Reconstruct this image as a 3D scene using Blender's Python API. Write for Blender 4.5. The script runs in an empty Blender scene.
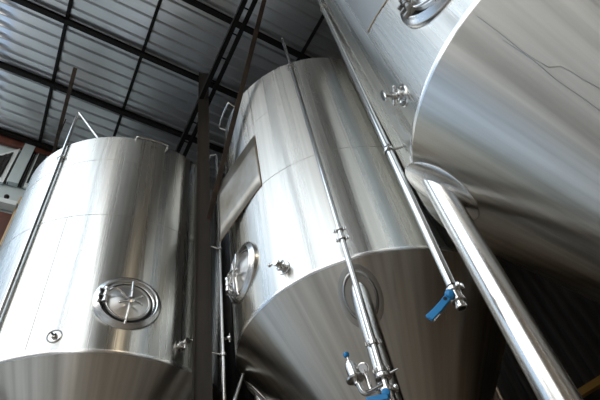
import bpy, math, random
from mathutils import Vector, Matrix
random.seed(7)
sc = bpy.context.scene
R_ = math.radians
ZC = 1.2                                   # eye height above the floor

# ------------------------------------------------------------------ camera
cam_d = bpy.data.cameras.new('camera'); cam = bpy.data.objects.new('camera', cam_d)
sc.collection.objects.link(cam); sc.camera = cam
F_PX = 470.0
cam_d.sensor_fit = 'HORIZONTAL'; cam_d.sensor_width = 36.0; cam_d.lens = 36.0 * F_PX / 600.0
cam_d.clip_start = 0.02; cam_d.clip_end = 300
roll = math.atan2(95, 415); pitch = math.atan(F_PX / math.hypot(95, 415))
fw = Vector((0, math.cos(pitch), math.sin(pitch))); up0 = Vector((0, -math.sin(pitch), math.cos(pitch))); rt0 = Vector((1, 0, 0))
cxv = math.cos(roll) * rt0 - math.sin(roll) * up0; cyv = math.sin(roll) * rt0 + math.cos(roll) * up0
m3 = Matrix((cxv, cyv, -fw)).transposed()
cam.matrix_world = Matrix.Translation((0, 0, ZC)) @ m3.to_4x4()

# ------------------------------------------------------------------ sky, exposure
world = bpy.data.worlds.new('sky'); sc.world = world; world.use_nodes = True
wn = world.node_tree.nodes; wl = world.node_tree.links
bg = wn['Background']
tc = wn.new('ShaderNodeTexCoord'); sp = wn.new('ShaderNodeSeparateXYZ'); rp = wn.new('ShaderNodeValToRGB')
wl.new(tc.outputs['Generated'], sp.inputs[0]); wl.new(sp.outputs['Z'], rp.inputs[0]); wl.new(rp.outputs[0], bg.inputs['Color'])
e = rp.color_ramp.elements
e[0].position = 0.0; e[0].color = (1.0, 0.955, 0.88, 1)
e[1].position = 0.9; e[1].color = (0.58, 0.76, 0.96, 1)
k = e.new(0.35); k.color = (1.0, 0.98, 0.945, 1)
bg.inputs['Strength'].default_value = 4.2
vs = sc.view_settings
vs.view_transform = 'Standard'; vs.look = 'None'; vs.exposure = -0.45; vs.gamma = 1.0; vs.use_curve_mapping = False

# ------------------------------------------------------------------ materials
def mat(name, col, rough=0.5, metal=0.0, **kw):
    m = bpy.data.materials.new(name); m.use_nodes = True
    b = m.node_tree.nodes['Principled BSDF']
    b.inputs['Base Color'].default_value = (*col, 1); b.inputs['Roughness'].default_value = rough; b.inputs['Metallic'].default_value = metal
    for k_, v in kw.items(): b.inputs[k_].default_value = v
    return m
def noise_col(m, c1, c2, scale=(1, 1, 1), detail=4, coord='Object', lo=.35, hi=.65, nscale=1.0):
    nt = m.node_tree; N = nt.nodes; L = nt.links; b = N['Principled BSDF']
    t = N.new('ShaderNodeTexCoord'); mp = N.new('ShaderNodeMapping'); n = N.new('ShaderNodeTexNoise'); r = N.new('ShaderNodeValToRGB')
    mp.inputs['Scale'].default_value = scale; n.inputs['Detail'].default_value = detail; n.inputs['Scale'].default_value = nscale
    L.new(t.outputs[coord], mp.inputs[0]); L.new(mp.outputs[0], n.inputs['Vector']); L.new(n.outputs['Fac'], r.inputs[0])
    r.color_ramp.elements[0].position = lo; r.color_ramp.elements[1].position = hi
    r.color_ramp.elements[0].color = (*c1, 1); r.color_ramp.elements[1].color = (*c2, 1)
    L.new(r.outputs[0], b.inputs['Base Color'])
    return n
def brushed(name, c1, c2, rough, aniso, rot, streak, wave, fine):
    """brushed stainless sheet, UV: u around the tank in metres, v along the generator"""
    m = mat(name, c1, rough, 1.0)
    nt = m.node_tree; N = nt.nodes; L = nt.links; b = N['Principled BSDF']
    b.inputs['Anisotropic'].default_value = aniso; b.inputs['Anisotropic Rotation'].default_value = rot
    tg = N.new('ShaderNodeTangent'); tg.direction_type = 'UV_MAP'; tg.uv_map = 'UVMap'
    L.new(tg.outputs[0], b.inputs['Tangent'])
    uv = N.new('ShaderNodeUVMap'); uv.uv_map = 'UVMap'
    def nz(scale, det, dist=0.0):
        mp = N.new('ShaderNodeMapping'); mp.inputs['Scale'].default_value = scale
        n = N.new('ShaderNodeTexNoise'); n.inputs['Scale'].default_value = 1.0; n.inputs['Detail'].default_value = det
        n.inputs['Distortion'].default_value = dist
        L.new(uv.outputs[0], mp.inputs[0]); L.new(mp.outputs[0], n.inputs['Vector']); return n.outputs['Fac']
    s1 = nz(streak, 6)
    r = N.new('ShaderNodeValToRGB'); r.color_ramp.elements[0].position = .3; r.color_ramp.elements[1].position = .7
    r.color_ramp.elements[0].color = (*c1, 1); r.color_ramp.elements[1].color = (*c2, 1)
    L.new(s1, r.inputs[0]); L.new(r.outputs[0], b.inputs['Base Color'])
    mr = N.new('ShaderNodeMapRange'); mr.inputs['To Min'].default_value = rough * .8; mr.inputs['To Max'].default_value = rough * 1.25
    L.new(nz((streak[0] * .6, streak[1] * .5, 1), 4), mr.inputs['Value']); L.new(mr.outputs[0], b.inputs['Roughness'])
    b1 = N.new('ShaderNodeBump'); b1.inputs['Strength'].default_value = 1.0; b1.inputs['Distance'].default_value = wave[2]
    L.new(nz((wave[0], wave[1], 1), 1, .3), b1.inputs['Height'])
    b2 = N.new('ShaderNodeBump'); b2.inputs['Strength'].default_value = 1.0; b2.inputs['Distance'].default_value = fine[2]
    L.new(nz((fine[0], fine[1], 1), 5), b2.inputs['Height']); L.new(b1.outputs[0], b2.inputs['Normal'])
    L.new(b2.outputs[0], b.inputs['Normal'])
    return m
M = {}
M['shell'] = brushed('brushed_shell_steel', (.55, .55, .52), (.71, .705, .67), .27, .90, .25, (22, .35, 1), (1.7, .25, .02), (60, .8, .0006))
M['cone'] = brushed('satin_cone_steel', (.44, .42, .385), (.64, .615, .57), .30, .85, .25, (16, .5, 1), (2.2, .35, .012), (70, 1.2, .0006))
M['sheet'] = mat('dull_sheet_steel', (.5, .48, .45), .42, 1.0); noise_col(M['sheet'], (.20, .175, .135), (.38, .37, .345), (3, 3, 2.2), 6)
M['sheet2'] = mat('pale_lap_sheet', (.46, .48, .48), .42, 1.0)
M['pipe'] = mat('polished_pipe_steel', (.60, .60, .59), .16, 1.0)
M['leg'] = mat('satin_leg_steel', (.70, .69, .67), .24, 1.0)
M['fit'] = mat('cast_fitting_steel', (.66, .65, .63), .22, 1.0)
M['rim'] = mat('rolled_rim_steel', (.66, .66, .65), .25, 1.0)
M['pad'] = mat('satin_pad_steel', (.42, .41, .39), .34, 1.0)
M['door'] = mat('spun_door_steel', (.60, .59, .57), .30, 1.0, Anisotropic=.5)
M['weld'] = mat('weld_bead_steel', (.50, .47, .43), .35, 1.0)
M['rubber'] = mat('black_rubber', (.015, .015, .015), .6)
M['blue'] = mat('blue_plastic', (.02, .25, .56), .4)
M['iron'] = mat('dark_painted_iron', (.018, .015, .013), .5); noise_col(M['iron'], (.012, .010, .009), (.030, .024, .020), (3, 3, 3), 5)
M['beam'] = mat('black_painted_steel', (.010, .009, .008), .6)
M['post'] = mat('brown_painted_post', (.03, .024, .019), .55); noise_col(M['post'], (.022, .018, .014), (.040, .033, .026), (6, 6, 1), 5)
for k_ in ('iron', 'beam', 'post'): M[k_].node_tree.nodes['Principled BSDF'].inputs['Specular IOR Level'].default_value = .15
M['rust'] = mat('rusty_iron', (.07, .035, .02), .75); noise_col(M['rust'], (.022, .014, .010), (.060, .034, .020), (9, 9, 9), 6)
M['rustedge'] = mat('light_rust', (.30, .20, .11), .7)
M['roof'] = mat('galvanised_roof_sheet', (.60, .61, .62), .30, .85); noise_col(M['roof'], (.50, .505, .51), (.68, .70, .72), (.7, .7, .7), 6)
M['facade'] = mat('pale_painted_board', (.42, .49, .50), .55); noise_col(M['facade'], (.38, .45, .46), (.47, .54, .55), (2, 2, 2), 5)
M['white'] = mat('white_frame_paint', (.62, .66, .66), .5)
M['glass'] = mat('dark_window_glass', (.02, .022, .02), .15)
M['redboard'] = mat('red_brown_board', (.10, .03, .018), .6); noise_col(M['redboard'], (.06, .018, .012), (.15, .045, .026), (8, 8, 1), 4)
M['tan'] = mat('raw_tan_timber', (.50, .36, .20), .6); noise_col(M['tan'], (.42, .29, .15), (.58, .43, .25), (8, 8, 1), 4)
M['darkwall'] = mat('dark_corrugated_wall', (.02, .017, .014), .7); noise_col(M['darkwall'], (.013, .011, .009), (.026, .022, .018), (2, 2, .5), 4)
M['plaster'] = mat('warm_plaster_wall', (.32, .28, .22), .8); noise_col(M['plaster'], (.27, .23, .18), (.37, .32, .26), (1, 1, 1), 5)
M['floor'] = mat('concrete_floor', (.30, .24, .18), .6); noise_col(M['floor'], (.24, .185, .135), (.36, .29, .225), (1.2, 1.2, 1.2), 8)
M['yard'] = mat('pale_yard_concrete', (.36, .33, .30), .8); noise_col(M['yard'], (.31, .285, .255), (.42, .39, .355), (.5, .5, .5), 6)
M['yardwall'] = mat('added_wall_grey', (.26, .27, .28), .85); noise_col(M['yardwall'], (.20, .21, .22), (.33, .34, .35), (.4, .4, .2), 5)
M['bluewall'] = mat('added_wall_blue', (.30, .40, .54), .85); noise_col(M['bluewall'], (.26, .36, .50), (.34, .44, .58), (.3, .3, .3), 4)
M['yellow'] = mat('yellow_beam_paint', (.40, .22, .03), .5)

# ------------------------------------------------------------------ mesh helpers
class MB:
    def __init__(s): s.v = []; s.f = []; s.uv = {}
    def add(s, vs_, fs, uvs=None):
        o = len(s.v); s.v += [Vector(p) for p in vs_]
        for i, f in enumerate(fs):
            if uvs: s.uv[len(s.f)] = uvs[i]
            s.f.append([o + j for j in f])
        return s
    def build(s, name, m, parent=None, sharp=35, bevel=0):
        me = bpy.data.meshes.new(name); me.from_pydata([tuple(p) for p in s.v], [], s.f); me.update()
        if s.uv:
            u = me.uv_layers.new(name='UVMap')
            for p in me.polygons:
                if p.index in s.uv:
                    for li, q in zip(p.loop_indices, s.uv[p.index]): u.data[li].uv = q
        for p in me.polygons: p.use_smooth = True
        me.set_sharp_from_angle(angle=R_(sharp))
        me.materials.append(m)
        o = bpy.data.objects.new(name, me); sc.collection.objects.link(o)
        if parent:
            o.parent = parent
        if bevel:
            b = o.modifiers.new('bevel', 'BEVEL'); b.width = bevel; b.segments = 2; b.limit_method = 'ANGLE'
        return o
def basis(n, up=Vector((0, 0, 1))):
    n = Vector(n).normalized(); x = up.cross(n)
    if x.length < 1e-4: x = Vector((1, 0, 0))
    x.normalize(); return x, n.cross(x).normalized(), n
def box(mb, c, s, ax=None):
    X, Y, Z = ax if ax else (Vector((1, 0, 0)), Vector((0, 1, 0)), Vector((0, 0, 1)))
    c = Vector(c); h = [q / 2 for q in s]; vs_ = []
    for i in (-1, 1):
        for j in (-1, 1):
            for k_ in (-1, 1): vs_.append(c + X * (i * h[0]) + Y * (j * h[1]) + Z * (k_ * h[2]))
    mb.add(vs_, [(0, 1, 3, 2), (4, 6, 7, 5), (0, 4, 5, 1), (2, 3, 7, 6), (0, 2, 6, 4), (1, 5, 7, 3)])
    return mb
def bar(mb, a, b, w, h, up=Vector((0, 0, 1))):
    a = Vector(a); b = Vector(b); d = (b - a); n = d.normalized()
    x = up.cross(n)
    if x.length < 1e-3: x = Vector((1, 0, 0)).cross(n)
    x.normalize(); y = n.cross(x)
    return box(mb, (a + b) / 2, (w, h, d.length), (x, y, n))
def fillet(pts, r, n=6):
    pts = [Vector(p) for p in pts]; out = [pts[0]]
    for i in range(1, len(pts) - 1):
        p = pts[i]; a = (pts[i - 1] - p); b = (pts[i + 1] - p); q = min(r, a.length * .49, b.length * .49)
        a = p + a.normalized() * q; b = p + b.normalized() * q
        for t in range(n + 1):
            t /= n; out.append(a * (1 - t) ** 2 + p * 2 * t * (1 - t) + b * t * t)
    out.append(pts[-1]); return out
def tube(mb, pts, r, n=16, caps=True, bore=0):
    pts = [Vector(p) for p in pts]; T = []
    for i in range(len(pts)):
        T.append(((pts[min(i + 1, len(pts) - 1)] - pts[max(i - 1, 0)])).normalized())
    x = T[0].orthogonal().normalized(); rings = []
    for i, p in enumerate(pts):
        x = (x - T[i] * x.dot(T[i])).normalized(); y = T[i].cross(x)
        rr = r[i] if isinstance(r, (list, tuple)) else r
        rings.append([p + (x * math.cos(2 * math.pi * k_ / n) + y * math.sin(2 * math.pi * k_ / n)) * rr for k_ in range(n)])
    vs_ = [q for g in rings for q in g]; fs = []
    for i in range(len(pts) - 1):
        for k_ in range(n):
            a = i * n + k_; b = i * n + (k_ + 1) % n; fs.append((a, b, b + n, a + n))
    if caps:
        fs.append(tuple(reversed(range(n)))); fs.append(tuple(range((len(pts) - 1) * n, len(pts) * n)))
    mb.add(vs_, fs); return mb
def lathe(mb, o, axis, prof, n=32, ell=(1, 1), cap0=False, cap1=False, up=Vector((0, 0, 1))):
    """prof: (radius, height along axis); ell scales the two radii"""
    x, y, z = basis(axis, up); o = Vector(o); vs_ = []; fs = []
    for (r, h) in prof:
        for k_ in range(n):
            t = 2 * math.pi * k_ / n
            vs_.append(o + x * (r * ell[0] * math.cos(t)) + y * (r * ell[1] * math.sin(t)) + z * h)
    for i in range(len(prof) - 1):
        for k_ in range(n):
            a = i * n + k_; b = i * n + (k_ + 1) % n; fs.append((a, b, b + n, a + n))
    if cap0: fs.append(tuple(reversed(range(n))))
    if cap1: fs.append(tuple(range((len(prof) - 1) * n, len(prof) * n)))
    mb.add(vs_, fs); return mb
def torus(mb, o, axis, R, r, n=32, m=8, ell=(1, 1), up=Vector((0, 0, 1))):
    x, y, z = basis(axis, up); pts = []
    o = Vector(o)
    vs_ = []; fs = []
    for k_ in range(n):
        t = 2 * math.pi * k_ / n; d = x * (ell[0] * math.cos(t)) + y * (ell[1] * math.sin(t)); c = o + d * R; dn = d.normalized()
        for j in range(m):
            s = 2 * math.pi * j / m; vs_.append(c + dn * (r * math.cos(s)) + z * (r * math.sin(s)))
    for k_ in range(n):
        for j in range(m):
            fs.append((k_ * m + j, ((k_ + 1) % n) * m + j, ((k_ + 1) % n) * m + (j + 1) % m, k_ * m + (j + 1) % m))
    mb.add(vs_, fs); return mb
def ball(mb, o, r, n=16, m=10):
    return lathe(mb, o, (0, 0, 1), [(max(r * math.sin(math.pi * i / m), 1e-5), -r * math.cos(math.pi * i / m)) for i in range(m + 1)], n)
def revolve(mb, c, prof, n=160, a0=0, a1=360, vshift=0.0):
    """profile (r, z) round a vertical axis, UV in metres; smooth panels of a tank"""
    full = abs(a1 - a0) >= 360; cols = n if full else n + 1
    vs_ = []; fs = []; uvs = []; L = [0.0]; rm = max(p[0] for p in prof)
    for i in range(1, len(prof)): L.append(L[-1] + math.dist(prof[i], prof[i - 1]))
    for (r, z) in prof:
        for k_ in range(cols):
            t = R_(a0 + (a1 - a0) * k_ / n); vs_.append((c[0] + r * math.cos(t), c[1] + r * math.sin(t), z))
    for i in range(len(prof) - 1):
        for k_ in range(n):
            k2 = (k_ + 1) % cols; u0 = R_(a0 + (a1 - a0) * k_ / n) * rm; u1 = R_(a0 + (a1 - a0) * (k_ + 1) / n) * rm
            fs.append((i * cols + k_, i * cols + k2, (i + 1) * cols + k2, (i + 1) * cols + k_))
            uvs.append(((u0, L[i] + vshift), (u1, L[i] + vshift), (u1, L[i + 1] + vshift), (u0, L[i + 1] + vshift)))
    mb.add(vs_, fs, uvs); return mb
def tag(o, label=None, cat=None, group=None, kind=None):
    if label: o['label'] = label
    if cat: o['category'] = cat
    if group: o['group'] = group
    if kind: o['kind'] = kind
    return o
def thing(name, label, cat, loc, group=None):
    o = bpy.data.objects.new(name, None); sc.collection.objects.link(o); o.location = loc; o.empty_display_size = .1
    tag(o, label, cat, group); return o
def part(mb, name, m, parent, **kw):
    """meshes are written in world coordinates: shift them under their parent"""
    w = Vector((0, 0, 0)); p = parent
    while p: w += p.location; p = p.parent
    mb.v = [q - w for q in mb.v]
    return mb.build(name, m, parent, **kw)
def struct(mb, name, m, **kw):
    return tag(mb.build(name, m, None, **kw), kind='structure')

# ------------------------------------------------------------------ the building: axes turned to the camera
AZ = R_(51.66)
AH = Vector((math.sin(AZ), math.cos(AZ), 0)); BH = Vector((-AH.y, AH.x, 0))   # A: down the roof slope, B: along the ridge
def ab(a, b, z): return AH * a + BH * b + Vector((0, 0, z))                    # z above the floor
RA = Vector((0.78158, 0.61804, -0.08461)); RB = Vector((-0.61579, 0.78585, 0.05689)); RN = RA.cross(RB).normalized()
RH = 6.5
def roof(a, b, drop=0.0): return RA * a + RB * b + RN * (RN.z * RH - drop) + Vector((0, 0, ZC))
A0, A1, B0, B1 = -2.25, 8.0, -5.2, 5.75

mb = MB(); box(mb, ab(2.65, .2, -.05), (10.3, 11.4, .1), (AH, BH, Vector((0, 0, 1)))); struct(mb, 'floor', M['floor'])
mb = MB(); box(mb, ab(-13.9, 0, -.06), (23.0, 60, .1), (AH, BH, Vector((0, 0, 1)))); struct(mb, 'ground', M['yard'])  # unseen yard, added to bounce daylight up under the roof
# corrugated roof: trapezoid ribs running down the slope
mb = MB(); prof = []; b = B0; pitch_ = .170
while b < B1:
    prof += [(b, 0), (b + .072, 0), (b + .086, .030), (b + .146, .030), (b + .154, .002), (b + .157, .014), (b + .163, .014), (b + .166, .0)]
    b += pitch_
vs_ = []; fs = []
na = 24
for i in range(na + 1):
    a = A0 + (A1 - A0) * i / na
    for (bb, h) in prof: vs_.append(roof(a, bb, -h))
np_ = len(prof)
for i in range(na):
    for j in range(np_ - 1): fs.append((i * np_ + j, (i + 1) * np_ + j, (i + 1) * np_ + j + 1, i * np_ + j + 1))
mb.add(vs_, fs); o = struct(mb, 'ceiling', M['roof'], sharp=15)
sol = o.modifiers.new('thickness', 'SOLIDIFY'); sol.thickness = .004; sol.offset = 1
# walls
def slope_top(o, p, n, L, za, zb):
    for v in o.data.vertices:
        if v.co.z > 3:
            s_ = (Vector((v.co.x, v.co.y, 0)) - p).dot(n) / L; v.co.z = za + (zb - za) * s_
def wall_panel(name, a0, b0, a1, b1, z0, z1, m, th=.12, z2=None):
    p = ab(a0, b0, 0); q = ab(a1, b1, 0); d = (q - p); n = d.normalized(); y = Vector((0, 0, 1)).cross(n)
    mb = MB(); box(mb, (p + q) / 2 + Vector((0, 0, (z0 + z1) / 2)), (d.length, th, z1 - z0), (n, y, Vector((0, 0, 1))))
    o = struct(mb, name, m); slope_top(o, p, n, d.length, z1, z2 or z1); return o
def wall_corr(name, a0, b0, a1, b1, z0, z1, m, pitch=.2, dep=.04, z2=None):
    p = ab(a0, b0, 0); q = ab(a1, b1, 0); L = (q - p).length; n = (q - p).normalized(); y = Vector((0, 0, 1)).cross(n)
    pr = []; s = 0
    while s < L - 1e-6:
        pr += [(s, 0), (s + pitch * .45, 0), (s + pitch * .55, dep), (s + pitch * .9, dep)]; s += pitch
    pr.append((L, 0)); mb = MB()
    vs_ = [p + n * min(s, L) + y * d + Vector((0, 0, z)) for z in (z0, z1) for (s, d) in pr]; k_ = len(pr)
    mb.add(vs_, [(j, j + 1, k_ + j + 1, k_ + j) for j in range(k_ - 1)])
    o = struct(mb, name, m, sharp=15); slope_top(o, p, n, L, z1, z2 or z1)
    so = o.modifiers.new('thickness', 'SOLIDIFY'); so.thickness = .01
    return o
wall_corr('wall_back', .35, 5.55, 7.7, 5.55, 0, 7.93, M['darkwall'], z2=7.33)
wall_corr('wall_right', 7.7, 5.6, 7.7, -5.2, 0, 7.30, M['darkwall'], z2=6.72)
wall_panel('wall_front', -2.3, -5.15, 7.7, -5.15, 0, 7.56, M['plaster'], z2=6.70)

wall_panel('trim_added_pier', -2.25, -5.1, -2.25, -3.0, 0, 7.75, M['plaster'])  # added pier in the unseen opening, cuts daylight on the floor
wall_panel('wall_added_blue', -10.5, 6.2, -10.5, 17, -.05, 15.0, M['bluewall'], .4)  # added unseen building, gives the tanks their blue reflections
wall_panel('wall_added_grey', -12.5, -16, -12.5, 18, -.05, 7.0, M['yardwall'])  # added unseen wall, greys what the nearest cone reflects
wall_panel('trim_added_upright', -2.25, .75, -2.25, 1.0, 0, 7.9, M['darkwall'])  # added dark upright, breaks the opening's reflection into bands
# gable facade at the far left, behind the first tank
FB = 5.44
def fz(s): return s * FB / 5.75
mb = MB(); box(mb, ab(-.95, FB + .06, 3.95), (2.6, .10, 7.9), (AH, BH, Vector((0, 0, 1)))); struct(mb, 'wall_left', M['facade'])
def fac_poly(mb, pts, th=.03, out=0.0):
    """polygon (a, z above eye) on the facade, thickness towards the room"""
    n = len(pts); f_ = [ab(a, FB - out, z + ZC) for a, z in pts]; g_ = [ab(a, FB - out - th, z + ZC) for a, z in pts]
    mb.add(f_ + g_, [tuple(range(n)), tuple(reversed(range(n, 2 * n)))] + [(i, n + i, n + (i + 1) % n, (i + 1) % n) for i in range(n)])
    return mb
# dark red boarding under the eaves
mb = MB(); box(mb, ab(-.9, FB - .03, 7.02 + ZC), (2.6, .05, .72), (AH, BH, Vector((0, 0, 1)))); struct(mb, 'trim_1', M['redboard'])
mb = MB(); box(mb, ab(-1.0, FB - .01, 4.75 + ZC), (.64, .05, .98), (AH, BH, Vector((0, 0, 1)))); struct(mb, 'trim_2', M['redboard'])
win = MB(); fac_poly(win, [(-1.55, 5.84), (-.965, 5.80), (-.965, 6.62), (-1.02, 6.64), (-1.55, 5.95)][:0] or [(-1.62, 5.80), (-.955, 5.80), (-.955, 6.64)], .05)
win = struct(win, 'window_1', M['white'])
g = MB(); fac_poly(g, [(-1.50, 5.89), (-1.01, 5.89), (-1.01, 6.50)], .01, .05); g.build('pane', M['glass'], win)
g = MB()
for i in range(9):
    a = -1.47 + i * .055; g_top = 5.89 + (a + 1.50) / .49 * .61
    box(g, ab(a, FB - .064, (5.89 + g_top) / 2 + ZC), (.012, .012, max(g_top - 5.89, .03)), (AH, BH, Vector((0, 0, 1))))
g.build('lattice', M['iron'], win)
t = thing('wall_casing', 'pale grey upright casing with dark grooves beside the triangular window', 'wall casing', ab(-.84, FB - .03, 5.83 + ZC))
mb = MB(); box(mb, ab(-.845, FB - .04, 6.30 + ZC), (.15, .08, .96), (AH, BH, Vector((0, 0, 1)))); part(mb, 'board', M['facade'], t, bevel=.004)
for a in (-.930, -.905, -.765, -.735):
    mb = MB(); box(mb, ab(a, FB - .025, 6.30 + ZC), (.012, .05, .96), (AH, BH, Vector((0, 0, 1)))); part(mb, 'dark_groove', M['iron'], t)
mb = MB(); box(mb, ab(-.62, FB - .02, 6.30 + ZC), (.16, .04, .96), (AH, BH, Vector((0, 0, 1))))
win2 = struct(mb, 'window_2', M['white'])
g = MB(); box(g, ab(-.63, FB - .045, 6.32 + ZC), (.11, .01, .80), (AH, BH, Vector((0, 0, 1)))); g.build('pane', M['glass'], win2)
mb = MB(); box(mb, ab(-.98, FB - .07, 5.36 + ZC), (.62, .14, .085), (AH, BH, Vector((0, 0, 1)))); tag(mb.build('wall_ledge', M['white'], None, bevel=.006), 'narrow white ledge on the pale wall below the triangular window', 'ledge')
t = thing('wall_lamp', 'small dark lamp standing on the white ledge at the left picture edge', 'lamp', ab(-.83, FB - .08, 5.405 + ZC))
mb = MB(); lathe(mb, ab(-.83, FB - .08, 5.403 + ZC), (0, 0, 1), [(.03, 0), (.03, .015), (.012, .02), (.012, .07)], 16, cap0=True, cap1=True); part(mb, 'base', M['iron'], t)
mb = MB(); ball(mb, ab(-.83, FB - .08, 5.50 + ZC), .035); part(mb, 'globe', M['iron'], t)
mb = MB(); box(mb, ab(-.655, FB - .05, 5.09 + ZC), (.04, .07, .95), (AH, BH, Vector((0, 0, 1)))); tag(mb.build('timber_batten', M['tan'], None, bevel=.004), 'upright tan timber batten on the far wall beside the leftmost tank', 'batten')

# ------------------------------------------------------------------ roof steel
def roof_bar(name, a0, b0, a1, b1, w, h, drop, m, label, cat, group=None):
    p = roof(a0, b0, drop); q = roof(a1, b1, drop); d = (q - p); n = d.normalized(); y = RN.cross(n)
    mb = MB(); wv = w; tf = .008      # a channel: web and two flanges
    box(mb, (p + q) / 2 - RN * (tf / 2), (d.length, w, tf), (n, y, RN))
    box(mb, (p + q) / 2 - RN * (h - tf / 2), (d.length, w, tf), (n, y, RN))
    box(mb, (p + q) / 2 - RN * (h / 2), (d.length, w * .30, h - 2 * tf), (n, y, RN))
    o = mb.build(name, m, None); tag(o, label, cat, group); return o
bl = {.877: 'thick dark roof beam at the left end, right above the red boarding',
      .694: 'thick dark roof beam second from the left wall, passing over the tops of the tanks',
      .533: 'thick dark roof beam crossing the top left of the ceiling, second from the wall-side beams',
      .378: 'thick dark roof beam nearest the top edge, ending behind the middle tank rim'}
for k_, lb in bl.items():
    roof_bar('roof_beam', A0, k_ * RH, A1, k_ * RH, .066, .075, .036, M['beam'], lb, 'roof beam', 'thick beams under the roof sheets')
pl = {-.202: 'thin dark purlin over the left side of the leftmost tank',
      -.045: 'thin dark purlin meeting the top rim of the leftmost tank at its middle',
      .265: 'thin dark purlin showing between the middle tank rim and the nearest tank'}
for k_, lb in pl.items():
    roof_bar('roof_purlin', k_ * RH, B0, k_ * RH, .89 * RH, .042, .03, .004, M['beam'], lb, 'purlin', 'thin purlins between the beams')
# rusty bar lying across under the beams
mb = MB(); bar(mb, ab(-.443, 3.30, 5.90 + ZC), ab(-.443, 4.95, 6.0 + ZC), .045, .045)
p1 = ab(-.443, 4.55, 5.98 + ZC); tube(mb, [p1 + Vector((0, 0, .0)), p1 + Vector((0, 0, .60))], .008, 8)
tag(mb.build('rusty_bar', M['rust'], None), 'thin rusty bar hanging under the roof above the leftmost tank', 'bar')
# lattice girder over the post
GZ = 5.70 + ZC
t = thing('lattice_girder', 'dark laced double girder running over the top of the brown post', 'girder', ab(1.15, 0, GZ))
for a in (1.075, 1.225):
    mb = MB(); y = BH; c = ab(a, .1, GZ)
    box(mb, c + Vector((0, 0, .045)), (.012, 10.6, .09), (AH, BH, Vector((0, 0, 1)))); box(mb, c + AH * (.022 if a < 1.15 else -.022) + Vector((0, 0, .006)), (.055, 10.6, .012), (AH, BH, Vector((0, 0, 1))))
    part(mb, 'chord', M['beam'], t)
for i in range(30):
    b = -4.9 + i * .345
    mb = MB(); box(mb, ab(1.15, b, GZ + .07), (.12, .018, .010), (AH, BH, Vector((0, 0, 1)))); part(mb, 'lacing_bar', M['beam'], t)
for b in (-4.5, -1.5, 1.0, 5.0):
    mb = MB(); h = roof(.17 * RH, b, .05).z - GZ - .09; box(mb, ab(1.15, b, GZ + .09 + h / 2), (.06, .06, h), (AH, BH, Vector((0, 0, 1)))); part(mb, 'hanger', M['iron'], t)
# post: an H section
P = Vector((-.962, 3.05, 0)); t = thing('steel_post', 'tall brown steel post between the leftmost and the middle tank', 'post', P)
top = roof(.17 * RH, 3.0, .05).z; mb = MB()
pv = Vector((P.x, P.y, 0)).normalized(); ph = Vector((pv.y, -pv.x, 0))
box(mb, P + Vector((0, 0, top / 2)) + ph * -.062, (.014, .10, top), (ph, pv, Vector((0, 0, 1)))); box(mb, P + Vector((0, 0, top / 2)) + ph * .062, (.014, .10, top), (ph, pv, Vector((0, 0, 1))))
box(mb, P + Vector((0, 0, top / 2)) - pv * .03, (.11, .014, top), (ph, pv, Vector((0, 0, 1)))); part(mb, 'column', M['post'], t)
mb = MB(); box(mb, P + Vector((0, 0, .008)), (.20, .20, .016), (ph, pv, Vector((0, 0, 1)))); part(mb, 'base_plate', M['post'], t)
# knee brace
mb = MB(); a_ = P + ph * .07 - pv * .03 + Vector((0, 0, 3.25 + ZC)); lo = Vector((-.872, 2.975, 3.28 + ZC)); b_ = lo + (Vector((.128, 1.913, 5.60 + ZC)) - lo) * 1.16
d = (b_ - lo).normalized(); x = d.cross(Vector((0, 0, 1))).normalized(); y = x.cross(d)
for c, s in ((Vector((0, 0, 0)), (.006, .05)), (x * .025 + y * -.025, (.05, .006))):
    box(mb, (lo + b_) / 2 + c, (s[0], s[1], (b_ - lo).length), (x, y, d))
tag(mb.build('knee_brace', M['rust'], None), 'slanting brown iron brace rising from the post in front of the middle tank', 'brace')
mb = MB(); p = Vector((3.12, 7.34, 2.78 + ZC)); q = ab(7.55, -4.8, 0)
box(mb, ab(7.50, .3, 2.74 + ZC), (.12, 10.2, .10), (AH, BH, Vector((0, 0, 1)))); tag(mb.build('crane_beam', M['yellow'], None), 'yellow beam along the dark wall in the bottom right corner', 'beam')

# two added warm fill lamps behind the viewer, for warm streaks in the steel
for a_, b_, lb in ((.9, -3.4, 'added warm fill lamp out of view, nearest the entrance'), (4.4, -3.4, 'added warm fill lamp out of view, deeper in the hall')):
    q = ab(a_, b_, 6.1); tp = roof(a_, b_, .05)
    t = thing('fill_lamp', lb, 'lamp', q, 'added fill lamps')
    mb = MB(); lathe(mb, q, (0, 0, 1), [(.26, 0), (.25, .05), (.16, .20), (.07, .26), (.07, .40), (.001, .41)], 32); part(mb, 'shade', M['iron'], t)
    mb = MB(); tube(mb, [q + Vector((0, 0, .40)), q + Vector((0, 0, tp.z - q.z + .04))], .01, 8); part(mb, 'rod', M['iron'], t)
    ld = bpy.data.lights.new('fill_light', 'AREA'); ld.shape = 'DISK'; ld.size = .46; ld.energy = 50; ld.color = (1.0, .84, .62)
    lo_ = bpy.data.objects.new('fill_light', ld); sc.collection.objects.link(lo_); lo_.parent = t; lo_.location = (0, 0, .04)

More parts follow.
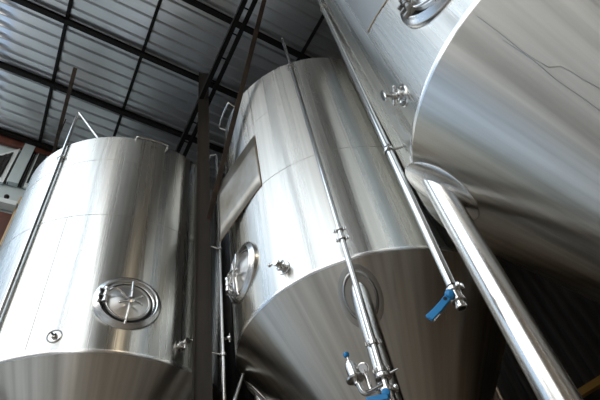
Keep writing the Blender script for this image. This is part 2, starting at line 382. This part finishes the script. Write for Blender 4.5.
# ------------------------------------------------------------------ tanks
SEAM = 1.73 * 1.1 + ZC
def cyl_pt(c, r, ang, z): return Vector((c[0] + r * math.cos(R_(ang)), c[1] + r * math.sin(R_(ang)), z))
def tank_shell(t, c, R, top, apex, k_seams):
    r_out = .045; zc = SEAM
    mb = MB(); n = 26
    prof = [(R, zc + .02 + (top - zc - .05) * i / n) for i in range(n + 1)]
    revolve(mb, c, prof, 192); sh = part(mb, 'shell', M['shell'], t, sharp=60)
    # rolled knuckle between shell and cone
    cone_a = math.atan2(R, SEAM - apex); pr = []
    sl = Vector((-math.sin(cone_a), -math.cos(cone_a)))
    e0 = Vector((R, zc + .02)); e1 = Vector((R, zc)) + sl * .012; m_ = Vector((R, zc + .002))
    for i in range(9):
        s = i / 8; q = e1 * (1 - s) ** 2 + m_ * 2 * s * (1 - s) + e0 * s * s; pr.append((q.x, q.y))
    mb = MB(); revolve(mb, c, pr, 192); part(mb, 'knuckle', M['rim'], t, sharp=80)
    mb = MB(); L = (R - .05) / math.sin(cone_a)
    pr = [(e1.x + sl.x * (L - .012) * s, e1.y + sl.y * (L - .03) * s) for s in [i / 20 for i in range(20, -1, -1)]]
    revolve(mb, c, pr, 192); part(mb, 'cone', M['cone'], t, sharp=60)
    zb = pr[0][1]
    mb = MB(); tube(mb, [(c[0], c[1], zb + .01), (c[0], c[1], max(zb - .22, .12))], .05, 24); torus(mb, (c[0], c[1], max(zb - .22, .14)), (0, 0, 1), .055, .014, 24); part(mb, 'outlet', M['fit'], t)
    pr = [(R, top - .035), (R - .004, top - .015), (R - .02, top), (R - .06, top + .015)] + [(R * math.cos(s) * .945, top + .015 + .18 * math.sin(s)) for s in [R_(x) for x in range(8, 91, 8)]] + [(.002, top + .2)]
    mb = MB(); revolve(mb, c, pr, 128); part(mb, 'top_dome', M['rim'], t, sharp=70)
    for z in k_seams:
        mb = MB(); torus(mb, (c[0], c[1], z), (0, 0, 1), R + .0003, .0022, 192, 6); part(mb, 'weld_seam', M['weld'], sh)
    return sh, cone_a
def vert_seam(sh, c, R, ang, z0, z1):
    mb = MB(); tube(mb, [cyl_pt(c, R + .0004, ang, z0 + (z1 - z0) * i / 8) for i in range(9)], .0022, 6); part(mb, 'weld_seam', M['weld'], sh)
def manway(t, c, R, ang, z, side=1):
    o = cyl_pt(c, R, ang, z); n = Vector((math.cos(R_(ang)), math.sin(R_(ang)), 0)); x, y, _ = basis(n)
    def L(a, b, h): return o + x * a + y * b + n * h
    el = (1.0, .95)
    mb = MB()
    lathe(mb, o, n, [(.255, -.05), (.252, .002), (.246, .012), (.232, .016), (.222, .030), (.215, .034), (.208, .030), (.204, .018), (.200, .004), (.186, -.004), (.176, -.004)], 64, el); mw = part(mb, 'manway', M['rim'], t, sharp=50)
    mb = MB(); lathe(mb, o, n, [(.186, .000), (.178, .004), (.170, .004)], 64, el); torus(mb, L(0, 0, .006), n, .177, .0035, 64, 8, el); part(mb, 'gasket', M['rubber'], mw)
    mb = MB(); lathe(mb, o, n, [(.171, .004), (.166, .010), (.160, .016), (.154, .016), (.148, .010), (.135, .012), (.09, .027), (.05, .033), (.001, .035)], 64, el); part(mb, 'door', M['door'], mw)
    mb = MB()          # yoke bar across the opening
    tube(mb, fillet([L(-.006, -.215, .036), L(-.004, -.19, .044), L(.006, -.06, .056), L(.012, .0, .058), L(.012, .165, .046)], .05), .0095, 14); part(mb, 'yoke', M['fit'], mw)
    mb = MB(); tube(mb, [L(.010, -.03, .03), L(.010, -.03, .085)], .012, 14); lathe(mb, L(.010, -.03, .070), n, [(.001, 0), (.024, 0), (.026, .006), (.026, .016), (.001, .020)], 20)
    for q in (30, 90, 150, 205, 340):
        d = x * math.cos(R_(q)) + y * math.sin(R_(q)); tube(mb, [L(.010, -.03, .078), L(.010, -.03, .080) + d * .082], .0065, 10); ball(mb, L(.010, -.03, .080) + d * .085, .009, 12, 8)
    part(mb, 'star_handle', M['fit'], mw)
    mb = MB()           # swing arm and hinge
    s = -side
    tube(mb, fillet([L(.165 * s, .035, .05), L(.12 * s, .075, .066), L(.06 * s, .045, .06), L(.012, -.03, .06)], .05), .008, 14)
    tube(mb, fillet([L(.170 * s, -.02, .05), L(.15 * s, -.10, .05), L(.08 * s, -.165, .05), L(-.01, -.185, .05)], .07), .007, 12)
    part(mb, 'swing_arm', M['fit'], mw)
    mb = MB(); tube(mb, [L(.17 * s, -.06, .052), L(.17 * s, .065, .052)], .016, 16)
    for b in (-.05, 0, .055): box(mb, L(.19 * s, b, .036), (.06, .012, .032), (x, y, n)); lathe(mb, L(.17 * s, b, .052), y, [(.001, -.011), (.021, -.011), (.021, .011), (.001, .011)], 16)
    part(mb, 'hinge', M['fit'], mw)
    return mw
def sample_valve(t, c, R, ang, z, lever=1, tilt=40):
    o = cyl_pt(c, R, ang, z); n = Vector((math.cos(R_(ang)), math.sin(R_(ang)), 0)); x, y, _ = basis(n)
    mb = MB(); lathe(mb, o, n, [(.050, -.006), (.050, .003), (.046, .006), (.028, .006), (.026, .012), (.026, .028), (.036, .030), (.038, .036), (.036, .042), (.022, .044), (.020, .075), (.024, .078), (.024, .094), (.001, .096)], 28); v = part(mb, 'sample_valve', M['fit'], t)
    mb = MB(); d = x * math.cos(R_(tilt)) + y * math.sin(R_(tilt))
    tube(mb, [o + n * .085 - d * .02, o + n * .085 + d * .05], .008, 12); ball(mb, o + n * .085 + d * .055, .013); tube(mb, [o + n * .06 - y * .0, o + n * .06 - y * .05], .010, 12)
    e = o + n * .06 - d * .028; tube(mb, [o + n * .06, e, e - d * .02 + n * .01], .008, 10); part(mb, 'lever', M['fit'], v)
    return v
def paddle_valve(t, c, R, ang, z):
    o = cyl_pt(c, R, ang, z); n = Vector((math.cos(R_(ang)), math.sin(R_(ang)), 0)); x, y, _ = basis(n)
    mb = MB(); lathe(mb, o, n, [(.066, -.006), (.066, .002), (.060, .008), (.052, .008), (.046, .002), (.030, .002), (.028, .012), (.028, .026), (.038, .028), (.039, .036), (.024, .040), (.022, .060), (.001, .062)], 36, (.85, 1.15)); v = part(mb, 'sample_valve', M['fit'], t)
    mb = MB(); q = o + n * .05
    for a in (35, 125): d = x * math.cos(R_(a)) + y * math.sin(R_(a)); tube(mb, [q - d * .042, q + d * .042], .007, 10); ball(mb, q + d * .044, .009, 12, 8); ball(mb, q - d * .044, .009, 12, 8)
    part(mb, 'cross_handle', M['fit'], v)
    mb = MB(); tube(mb, [o + n * .05, o + n * .105], .008, 12); w = o + n * .108
    lathe(mb, w, n, [(.001, -.004), (.022, -.004), (.025, 0), (.022, .004), (.001, .004)], 24, (.8, 1.9)); part(mb, 'paddle', M['fit'], v)
    return v
def clamp(pa, o, axis, r, out):
    """pipe clamp: ring, two ears with bolts"""
    x, y, z = basis(axis, Vector(out)); mb = MB()
    lathe(mb, o, axis, [(r, -.012), (r + .008, -.012), (r + .009, 0), (r + .008, .012), (r, .012)], 20)
    for s in (-1, 1):
        box(mb, Vector(o) + x * s * (r + .014), (.022, .008, .02), (x, y, z)); tube(mb, [Vector(o) + x * s * (r + .016) - y * .02, Vector(o) + x * s * (r + .016) + y * .02], .004, 8)
    return part(mb, 'pipe_clamp', M['fit'], pa)
def leg(t, x, y, rad, c, R, apex, cone_a, padr, ringed=True):
    """leg socketed into the cone with an oval pad round it"""
    rr = math.hypot(x - c[0], y - c[1]); zc_ = apex + rr / math.tan(cone_a)
    top = zc_ + rad / math.tan(cone_a) + .03
    mb = MB(); tube(mb, [(x, y, .02), (x, y, min(top, SEAM + .25))], rad, 48); lg = part(mb, 'leg', M['leg'], t)
    mb = MB(); lathe(mb, (x, y, 0), (0, 0, 1), [(rad * 2.1, 0), (rad * 2.1, .02), (rad * 1.05, .022), (rad * 1.0, .05)], 40, cap0=True); part(mb, 'foot_plate', M['leg'], lg)
    ang = math.atan2(y - c[1], x - c[0]); g = Vector((math.cos(ang) * math.cos(cone_a), math.sin(ang) * math.cos(cone_a), -math.sin(cone_a)))   # outward normal of the cone
    mb = MB(); n = 64; vs_ = []; fs = []
    ta = Vector((-math.sin(ang), math.cos(ang), 0)); ge = Vector((math.cos(ang) * math.sin(cone_a), math.sin(ang) * math.sin(cone_a), math.cos(cone_a)))
    rings = [(padr, -.002), (padr, .004), (padr - .004, .006), (padr * .80, .007), (padr * .77, .016), (padr * .73, .019), (padr * .69, .016), (padr * .67, .010), (padr * .35, .010)]
    if not ringed: rings = [(padr, -.002), (padr, .003), (padr - .004, .005), (padr * .6, .007), (padr * .35, .010)]
    for (pr_, h) in rings:
        for k_ in range(n):
            s = 2 * math.pi * k_ / n; u = pr_ * math.cos(s) * .82; w = pr_ * math.sin(s) * 1.22
            q = Vector((x, y, zc_)) + ge * w; rq = math.hypot(q.x - c[0], q.y - c[1]); aa = ang + u / rq
            vs_.append(Vector((c[0] + rq * math.cos(aa), c[1] + rq * math.sin(aa), q.z)) + g * h)
    for i in range(len(rings) - 1):
        for k_ in range(n): fs.append((i * n + k_, i * n + (k_ + 1) % n, (i + 1) * n + (k_ + 1) % n, (i + 1) * n + k_))
    mb.add(vs_, fs); part(mb, 'leg_pad', M['pad'] if ringed else M['leg'], lg, sharp=50)
    return lg
def grab_rail(t, c, R, a0, a1, z, out, drop=.03):
    p = [cyl_pt(c, R - .005, a0, z), cyl_pt(c, R + out, a0, z + drop), cyl_pt(c, R + out, a1, z + drop), cyl_pt(c, R - .005, a1, z)]
    am = (a0 + a1) / 2; pts = [p[0], p[1], cyl_pt(c, R + out, a0 * .67 + a1 * .33, z + drop), cyl_pt(c, R + out, a0 * .33 + a1 * .67, z + drop), p[2], p[3]]
    mb = MB(); tube(mb, fillet(pts, .02), .011, 12); return part(mb, 'lifting_rail', M['pipe'], t)

C1, C2, C3 = (-2.098, 3.649), (.333, 3.394), (1.702, 1.584)
R1, R2, R3 = 1.116, 1.10, 1.08
# -------- leftmost tank
t = thing('fermentation_tank', 'leftmost brushed steel tank, its oval manway facing straight out', 'tank', (*C1, 0), 'steel fermentation tanks')
T1 = t; top1 = 4.522 + ZC
sh, ca = tank_shell(t, C1, R1, top1, .22 + ZC, (4.08 + ZC, 3.26 + ZC)); ap = .22 + ZC
vert_seam(sh, C1, R1, -86, SEAM + .05, 3.26 + ZC)
manway(t, C1, R1, -54.3, 2.33 + ZC)
sample_valve(t, C1, R1, -31.3, 2.07 + ZC, tilt=25)
o = cyl_pt(C1, R1, -77.2, 2.03 + ZC); n = Vector((math.cos(R_(-77.2)), math.sin(R_(-77.2)), 0))
mb = MB(); lathe(mb, o, n, [(.052, -.006), (.052, .004), (.047, .008), (.043, .004), (.043, .001), (.020, .001), (.018, .02), (.012, .022), (.001, .022)], 28); pt = part(mb, 'probe_port', M['fit'], t)
mb = MB(); x, y, _ = basis(n); tube(mb, [o + n * .02 - x * .004, o + n * .04 - x * .006], .007, 10); ball(mb, o + n * .035 + x * .018 - y * .012, .009); part(mb, 'probe', M['rubber'], pt)
for a in (30, -60, 120, 210):
    leg(t, C1[0] + .70 * math.cos(R_(a)), C1[1] + .70 * math.sin(R_(a)), .0625, C1, R1, ap, ca, .15)
grab_rail(t, C1, R1, -62.5, -45.5, top1 - .055, .045, 0)
# pipe over its rim
pb = Vector((-2.320, 2.530, 0)); mb = MB()
tube(mb, fillet([pb + Vector((0, 0, .9 + ZC)), pb + Vector((.02, -.004, 5.15 + ZC)), Vector((-1.972, 2.58, top1 + .0))], .045), .018, 16)
pi = part(mb, 'spray_pipe', M['pipe'], t)
for z in (1.95, 4.25):
    q = pb + Vector((0.012, 0, z + ZC)); a = math.degrees(math.atan2(q.y - C1[1], q.x - C1[0])); clamp(pi, q, (0, 0, 1), .018, (math.cos(R_(a)), math.sin(R_(a)), 0))
    mb = MB(); tube(mb, [q, cyl_pt(C1, R1 - .005, a, q.z)], .007, 10); part(mb, 'standoff', M['fit'], pi)
mb = MB(); q = pb + Vector((0, 0, .9 + ZC)); lathe(mb, q, (0, 0, 1), [(.019, -.02), (.032, -.02), (.032, .0), (.019, .004)], 24); part(mb, 'end_ferrule', M['fit'], pi)

# -------- middle tank
t = thing('fermentation_tank', 'middle brushed steel tank with a dull flat sheet on its left side', 'tank', (*C2, 0), 'steel fermentation tanks')
T2 = t; top2 = 4.73 + ZC; ap = .385 + ZC
sh, ca = tank_shell(t, C2, R2, top2, ap, (3.98 + ZC, 3.03 + ZC))
vert_seam(sh, C2, R2, -82.0, SEAM + .05, 3.98 + ZC); vert_seam(sh, C2, R2, -124, 3.98 + ZC, top2 - .05)
manway(t, C2, R2, -144.0, 2.37 + ZC)
sample_valve(t, C2, R2, -119.4, 2.06 + ZC, tilt=170)
lg = leg(t, .232, 2.44, .060, C2, R2, ap, ca, .165)
for a in (-184, 30, 86):
    leg(t, C2[0] + .96 * math.cos(R_(a)), C2[1] + .96 * math.sin(R_(a)), .056, C2, R2, ap, ca, .165)
grab_rail(t, C2, R2, -155, -138, top2 - .03, .07)
# loose sheet on the left flank: follows the shell, then stands off it
mb = MB(); vs_ = []; cols = 18
for i in range(cols + 1):
    s = i / cols * .60; a0 = -124
    arc = min(s, .10); a = a0 - math.degrees(arc / R2); q = cyl_pt(C2, R2 + .006, a, 0); tn = Vector((math.sin(R_(a)), -math.cos(R_(a)), 0))
    q = q + tn * (s - arc) * 1.0; f_ = (s / .6)
    for z in (3.02, 3.20, 3.40, 3.60, 3.77): vs_.append((q.x, q.y, z + ZC - .17 * f_))
mb.add(vs_, [(i * 5 + j, i * 5 + j + 1, i * 5 + j + 6, i * 5 + j + 5) for i in range(cols) for j in range(4)])
o = part(mb, 'loose_sheet', M['sheet'], t); so = o.modifiers.new('thickness', 'SOLIDIFY'); so.thickness = .004; so.offset = 0
o['label'] = 'dull flat sheet with rusty edges'
mb = MB(); e_ = [Vector(vs_[i * 5]) for i in range(cols + 1)]; tube(mb, e_, .0026, 6); e_ = [Vector(vs_[j]) for j in range(5)]; tube(mb, e_, .0026, 6); part(mb, 'rusty_edge', M['rustedge'], o)
# long pipe down its front
pb = Vector((.200, 2.190, 0)); mb = MB(); tube(mb, [pb + Vector((0, 0, .97 + ZC)), pb + Vector((.012, -.0, 5.10 + ZC))], .0175, 20); pi = part(mb, 'wash_pipe', M['pipe'], t)
for z in (4.43, 4.37, 2.06, 1.98):
    q = pb + Vector((.012 * (z - 1) / 4, 0, z + ZC)); a = math.degrees(math.atan2(q.y - C2[1], q.x - C2[0])); clamp(pi, q, (0, 0, 1), .0175, (math.cos(R_(a)), math.sin(R_(a)), 0))
    mb = MB(); tube(mb, [q, cyl_pt(C2, R2 - .005, a, q.z)], .007, 10); part(mb, 'standoff', M['fit'], pi)
for z in (1.09, 1.24):
    q = pb + Vector((0, 0, z + ZC)); clamp(pi, q, (0, 0, 1), .0175, (0, -1, 0))
mb = MB(); tube(mb, [pb + Vector((0, 0, 1.27 + ZC)), (.232, 2.44 - .05, 1.27 + ZC)], .007, 10); part(mb, 'standoff', M['fit'], pi)
q = pb + Vector((0, 0, 1.055 + ZC)); mb = MB(); lathe(mb, q, (0, 0, 1), [(.022, -.012), (.040, -.010), (.042, 0), (.040, .010), (.022, .012)], 28); tube(mb, [q + Vector((.03, -.02, 0)), q + Vector((.075, -.02, .012))], .006, 10); part(mb, 'ferrule', M['fit'], pi)
# branch with relief valve
q = pb + Vector((0, 0, 1.02 + ZC)); el = Vector((.088, 2.185, .985 + ZC)); mb = MB()
tube(mb, fillet([q, el, Vector((.072, 2.185, 1.07 + ZC))], .035), .014, 16); tube(mb, [Vector((.128, 2.187, .995 + ZC)), Vector((.122, 2.187, 1.08 + ZC))], .011, 14); br = part(mb, 'branch_pipe', M['pipe'], pi)
rv = Vector((.070, 2.185, 1.065 + ZC)); ax = Vector((-.12, .02, 1)).normalized(); mb = MB()
lathe(mb, rv, ax, [(.016, -.02), (.016, 0), (.046, .002), (.048, .010), (.044, .014), (.030, .016), (.030, .075), (.026, .09), (.018, .094), (.018, .102), (.001, .103)], 28); rvo = part(mb, 'relief_valve', M['fit'], t)
mb = MB(); tube(mb, [rv + ax * .100, rv + ax * .135], .004, 8); part(mb, 'stem', M['fit'], rvo)
mb = MB(); lathe(mb, rv + ax * .132, ax, [(.001, 0), (.012, .001), (.016, .008), (.015, .018), (.009, .024), (.001, .025)], 18); part(mb, 'knob', M['blue'], rvo)
gp = Vector((.118, 2.180, 1.115 + ZC)); gn = Vector((-.2, -.75, -.35)).normalized(); mb = MB()
tube(mb, [gp + Vector((.004, .004, -.045)), gp], .007, 10); lathe(mb, gp - gn * .012, gn, [(.001, 0), (.024, 0), (.027, .006), (.027, .022), (.022, .024), (.021, .020), (.001, .020)], 26); part(mb, 'pressure_gauge', M['fit'], t)
def butterfly(pa, o, axis, hdir, bend, s=1.0):
    """valve body between two ferrules, with a long blue lever"""
    x, y, z = basis(axis, Vector(hdir)); o = Vector(o); mb = MB()
    lathe(mb, o, axis, [(.0215 * s, -.075 * s), (.027 * s, -.072 * s), (.027 * s, -.060 * s), (.022 * s, -.056 * s), (.022 * s, -.036 * s), (.034 * s, -.034 * s), (.034 * s, -.022 * s), (.029 * s, -.018 * s), (.029 * s, .018 * s), (.034 * s, .022 * s), (.034 * s, .034 * s), (.022 * s, .036 * s), (.0215 * s, .05 * s)], 28)
    lathe(mb, o, axis, [(.0175 * s, .03 * s), (.0175 * s, -.0745 * s), (.0215 * s, -.075 * s)], 28)
    lathe(mb, o + axis * .028 * s, axis, [(.034 * s, -.010 * s), (.039 * s, -.008 * s), (.039 * s, .008 * s), (.034 * s, .010 * s)], 28)
    c = o - x * .040 * s + axis * .028 * s; tube(mb, [c - y * .022 * s, c + y * .026 * s], .006 * s, 10); box(mb, c, (.022 * s, .018 * s, .018 * s), (x, y, z)); lathe(mb, c + y * .026 * s, y, [(.001, 0), (.010 * s, 0), (.010 * s, .008 * s), (.001, .010 * s)], 10)
    v = part(mb, 'butterfly_valve', M['fit'], pa)
    return v
DN = Vector((0, 0, 1))
bv = butterfly(t, pb + Vector((0, 0, .955 + ZC)), DN, (0, -1, 0), 0)
mb = MB(); c = pb + Vector((-.015, -.045, .955 + ZC)); lathe(mb, c, (0, -1, 0), [(.001, 0), (.020, 0), (.020, .016), (.001, .018)], 18); box(mb, c + Vector((-.045, -.012, -.02)), (.10, .014, .03)); part(mb, 'valve_handle', M['blue'], bv, bevel=.004)

# -------- nearest tank
t = thing('fermentation_tank', 'nearest and largest-looking steel tank at upper right, seen from under its cone', 'tank', (*C3, 0), 'steel fermentation tanks')
T3 = t; top3 = 4.60 + ZC; ap = -.113 + ZC
sh, ca = tank_shell(t, C3, R3, top3, ap, ())
vert_seam(sh, C3, R3, -165.1, SEAM + .05, 2.84 + ZC); vert_seam(sh, C3, R3, -173.3, 3.25 + ZC, top3 - .05)
manway(t, C3, R3, -138.5, 2.315 + ZC)
paddle_valve(t, C3, R3, -167.2, 2.10 + ZC)
leg(t, .722, 1.735, .066, C3, R3, ap, ca, .20, False)
for a in (-98, -8, 82):
    leg(t, C3[0] + 1.0 * math.cos(R_(a)), C3[1] + 1.0 * math.sin(R_(a)), .066, C3, R3, ap, ca, .20, False)
# upper course: a lap sheet with a yellowed edge
mb = MB(); vs_ = []; cols = 16; lowedge = []
for i in range(cols + 1):
    a = -165.1 + i * 16 / cols; zl = 2.84 - .178 * i / cols
    for f_ in (0, .25, .5, .75, 1):
        vs_.append(cyl_pt(C3, R3 + .004, a, (zl + (4.5 - zl) * f_) + ZC))
    lowedge.append(vs_[-5])
mb.add(vs_, [(i * 5 + j, i * 5 + 5 + j, i * 5 + j + 6, i * 5 + j + 1) for i in range(cols) for j in range(4)])
o = part(mb, 'lap_sheet', M['sheet2'], t); o['label'] = 'smooth pale sheet lapped on the upper shell'
mb = MB(); tube(mb, lowedge, .0035, 6); part(mb, 'sealed_edge', M['tan'], o)
# weld repairs down the cone
def cone_pt(c, R, apex, ang, z, off=0.0):
    r = R * (z - apex) / (SEAM - apex) + off; return Vector((c[0] + r * math.cos(R_(ang)), c[1] + r * math.sin(R_(ang)), z - off * .4))
for pts in ([(-139.3, 1.86), (-139.2, 1.755), (-139.3, 1.646), (-139.0, 1.58), (-138.5, 1.53), (-136.7, 1.502), (-136.2, 1.466), (-136.0, 1.426), (-135.1, 1.361), (-134.8, 1.28), (-135, 1.15)], [(-139.9, 1.72), (-139.4, 1.599), (-139.5, 1.54), (-139.7, 1.481), (-139.2, 1.363), (-139, 1.2), (-139.2, 1.0)]):
    dense = []
    for k_ in range(len(pts) - 1):
        for s_ in range(6): dense.append(tuple(pts[k_][j] + (pts[k_ + 1][j] - pts[k_][j]) * s_ / 6 for j in (0, 1)))
    mb = MB(); tube(mb, [cone_pt(C3, R3, ap, a, z + ZC, .0005) for a, z in dense], .0022, 6); part(mb, 'weld_seam', M['weld'], t)
# long pipe with the blue butterfly valve
pt_, pb = Vector((.598, 1.645, 4.55 + ZC)), Vector((.532, 1.667, 1.075 + ZC)); ax = (pt_ - pb).normalized()
mb = MB(); tube(mb, [pb + ax * .04, pt_], .021, 20); pi = part(mb, 'wash_pipe', M['pipe'], t)
for z in (2.07, 4.27):
    q = pb + ax * ((z + ZC - pb.z) / ax.z); a = math.degrees(math.atan2(q.y - C3[1], q.x - C3[0])); clamp(pi, q, ax, .021, (math.cos(R_(a)), math.sin(R_(a)), 0))
    mb = MB(); tube(mb, [q, cyl_pt(C3, R3 - .005, a, q.z)], .007, 10); part(mb, 'standoff', M['fit'], pi)
bv = butterfly(t, pb - ax * .008, ax, (-.55, -.75, 0), 0, .86)
bv.name = 'butterfly_valve'
hx, hy, hz = basis(ax, Vector((-.55, -.75, 0)))
c = pb - hx * 0 + Vector((-.030, -.022, -.012)); e = Vector((.388, 1.655, .985 + ZC)); d = (e - c); dn = d.normalized(); sd = Vector((0, -1, 0)).cross(dn).normalized(); nn = dn.cross(sd)
mb = MB(); lathe(mb, c, nn, [(.001, -.020), (.016, -.016), (.019, -.012), (.019, .012), (.016, .016), (.001, .020)], 24)
n = 10; vs_ = []
for i in range(n + 1):
    s = i / n; w = .0135 + .002 * s; q = c + d * s + sd * (.004 * math.sin(math.pi * s)) ; th = .008
    vs_ += [q + sd * w + nn * th, q - sd * w + nn * th, q - sd * w - nn * th, q + sd * w - nn * th]
mb.add(vs_, [(i * 4 + j, i * 4 + (j + 1) % 4, i * 4 + 4 + (j + 1) % 4, i * 4 + 4 + j) for i in range(n) for j in range(4)] + [(3, 2, 1, 0), tuple(n * 4 + j for j in range(4))])
vh = part(mb, 'valve_handle', M['blue'], bv, bevel=.003); vh['label'] = 'blue plastic lever'
mb = MB(); q = c + nn * .012 + d * .22; lathe(mb, q - nn * .003, nn, [(.001, 0), (.008, 0), (.008, .002), (.001, .003)], 14); part(mb, 'rivet', M['rubber'], bv)
mb = MB(); q = c + d * .70 + sd * .020; bar(mb, q, q + dn * .035, .005, .01); part(mb, 'latch', M['fit'], bv)

# ------------------------------------------------------------------ thin pipes in the gap beside the post
t = thing('hooked_pipe', 'thin upright pipe with a hooked top in the gap between post and middle tank', 'pipe', (-.845, 3.19, 0))
mb = MB(); tube(mb, fillet([Vector((-.845, 3.19, 0)), Vector((-.845, 3.19, 4.63 + ZC)), Vector((-.925, 3.165, 4.60 + ZC))], .03), .017, 14); part(mb, 'tube', M['pipe'], t)
for z in (1.99, 3.1):
    mb = MB(); lathe(mb, (-.845, 3.19, z + ZC), (0, 0, 1), [(.018, -.012), (.026, -.012), (.026, .012), (.018, .012)], 16); tube(mb, [(-.845, 3.19, z + ZC), (-.94, 3.10, z + ZC)], .006, 8); part(mb, 'pipe_clip', M['fit'], t)
mb = MB(); tube(mb, [(-.845, 3.19, 2.12 + ZC), (-.78, 3.18, 2.12 + ZC)], .010, 12); lathe(mb, (-.795, 3.185, 2.12 + ZC), (1, 0, 0), [(.012, 0), (.022, 0), (.022, .02), (.012, .02)], 16); tube(mb, [(-.785, 3.183, 2.08 + ZC), (-.785, 3.183, 2.16 + ZC)], .006, 8); part(mb, 'tap', M['fit'], t)
mb = MB(); tube(mb, fillet([Vector((-.775, 3.05, .02)), Vector((-.755, 3.10, 1.55 + ZC)), Vector((-.70, 3.2, 1.80 + ZC))], .05), .014, 14); tag(mb.build('drain_tube', M['pipe'], None), 'short bright tube rising from below to the left edge of the middle cone', 'pipe')
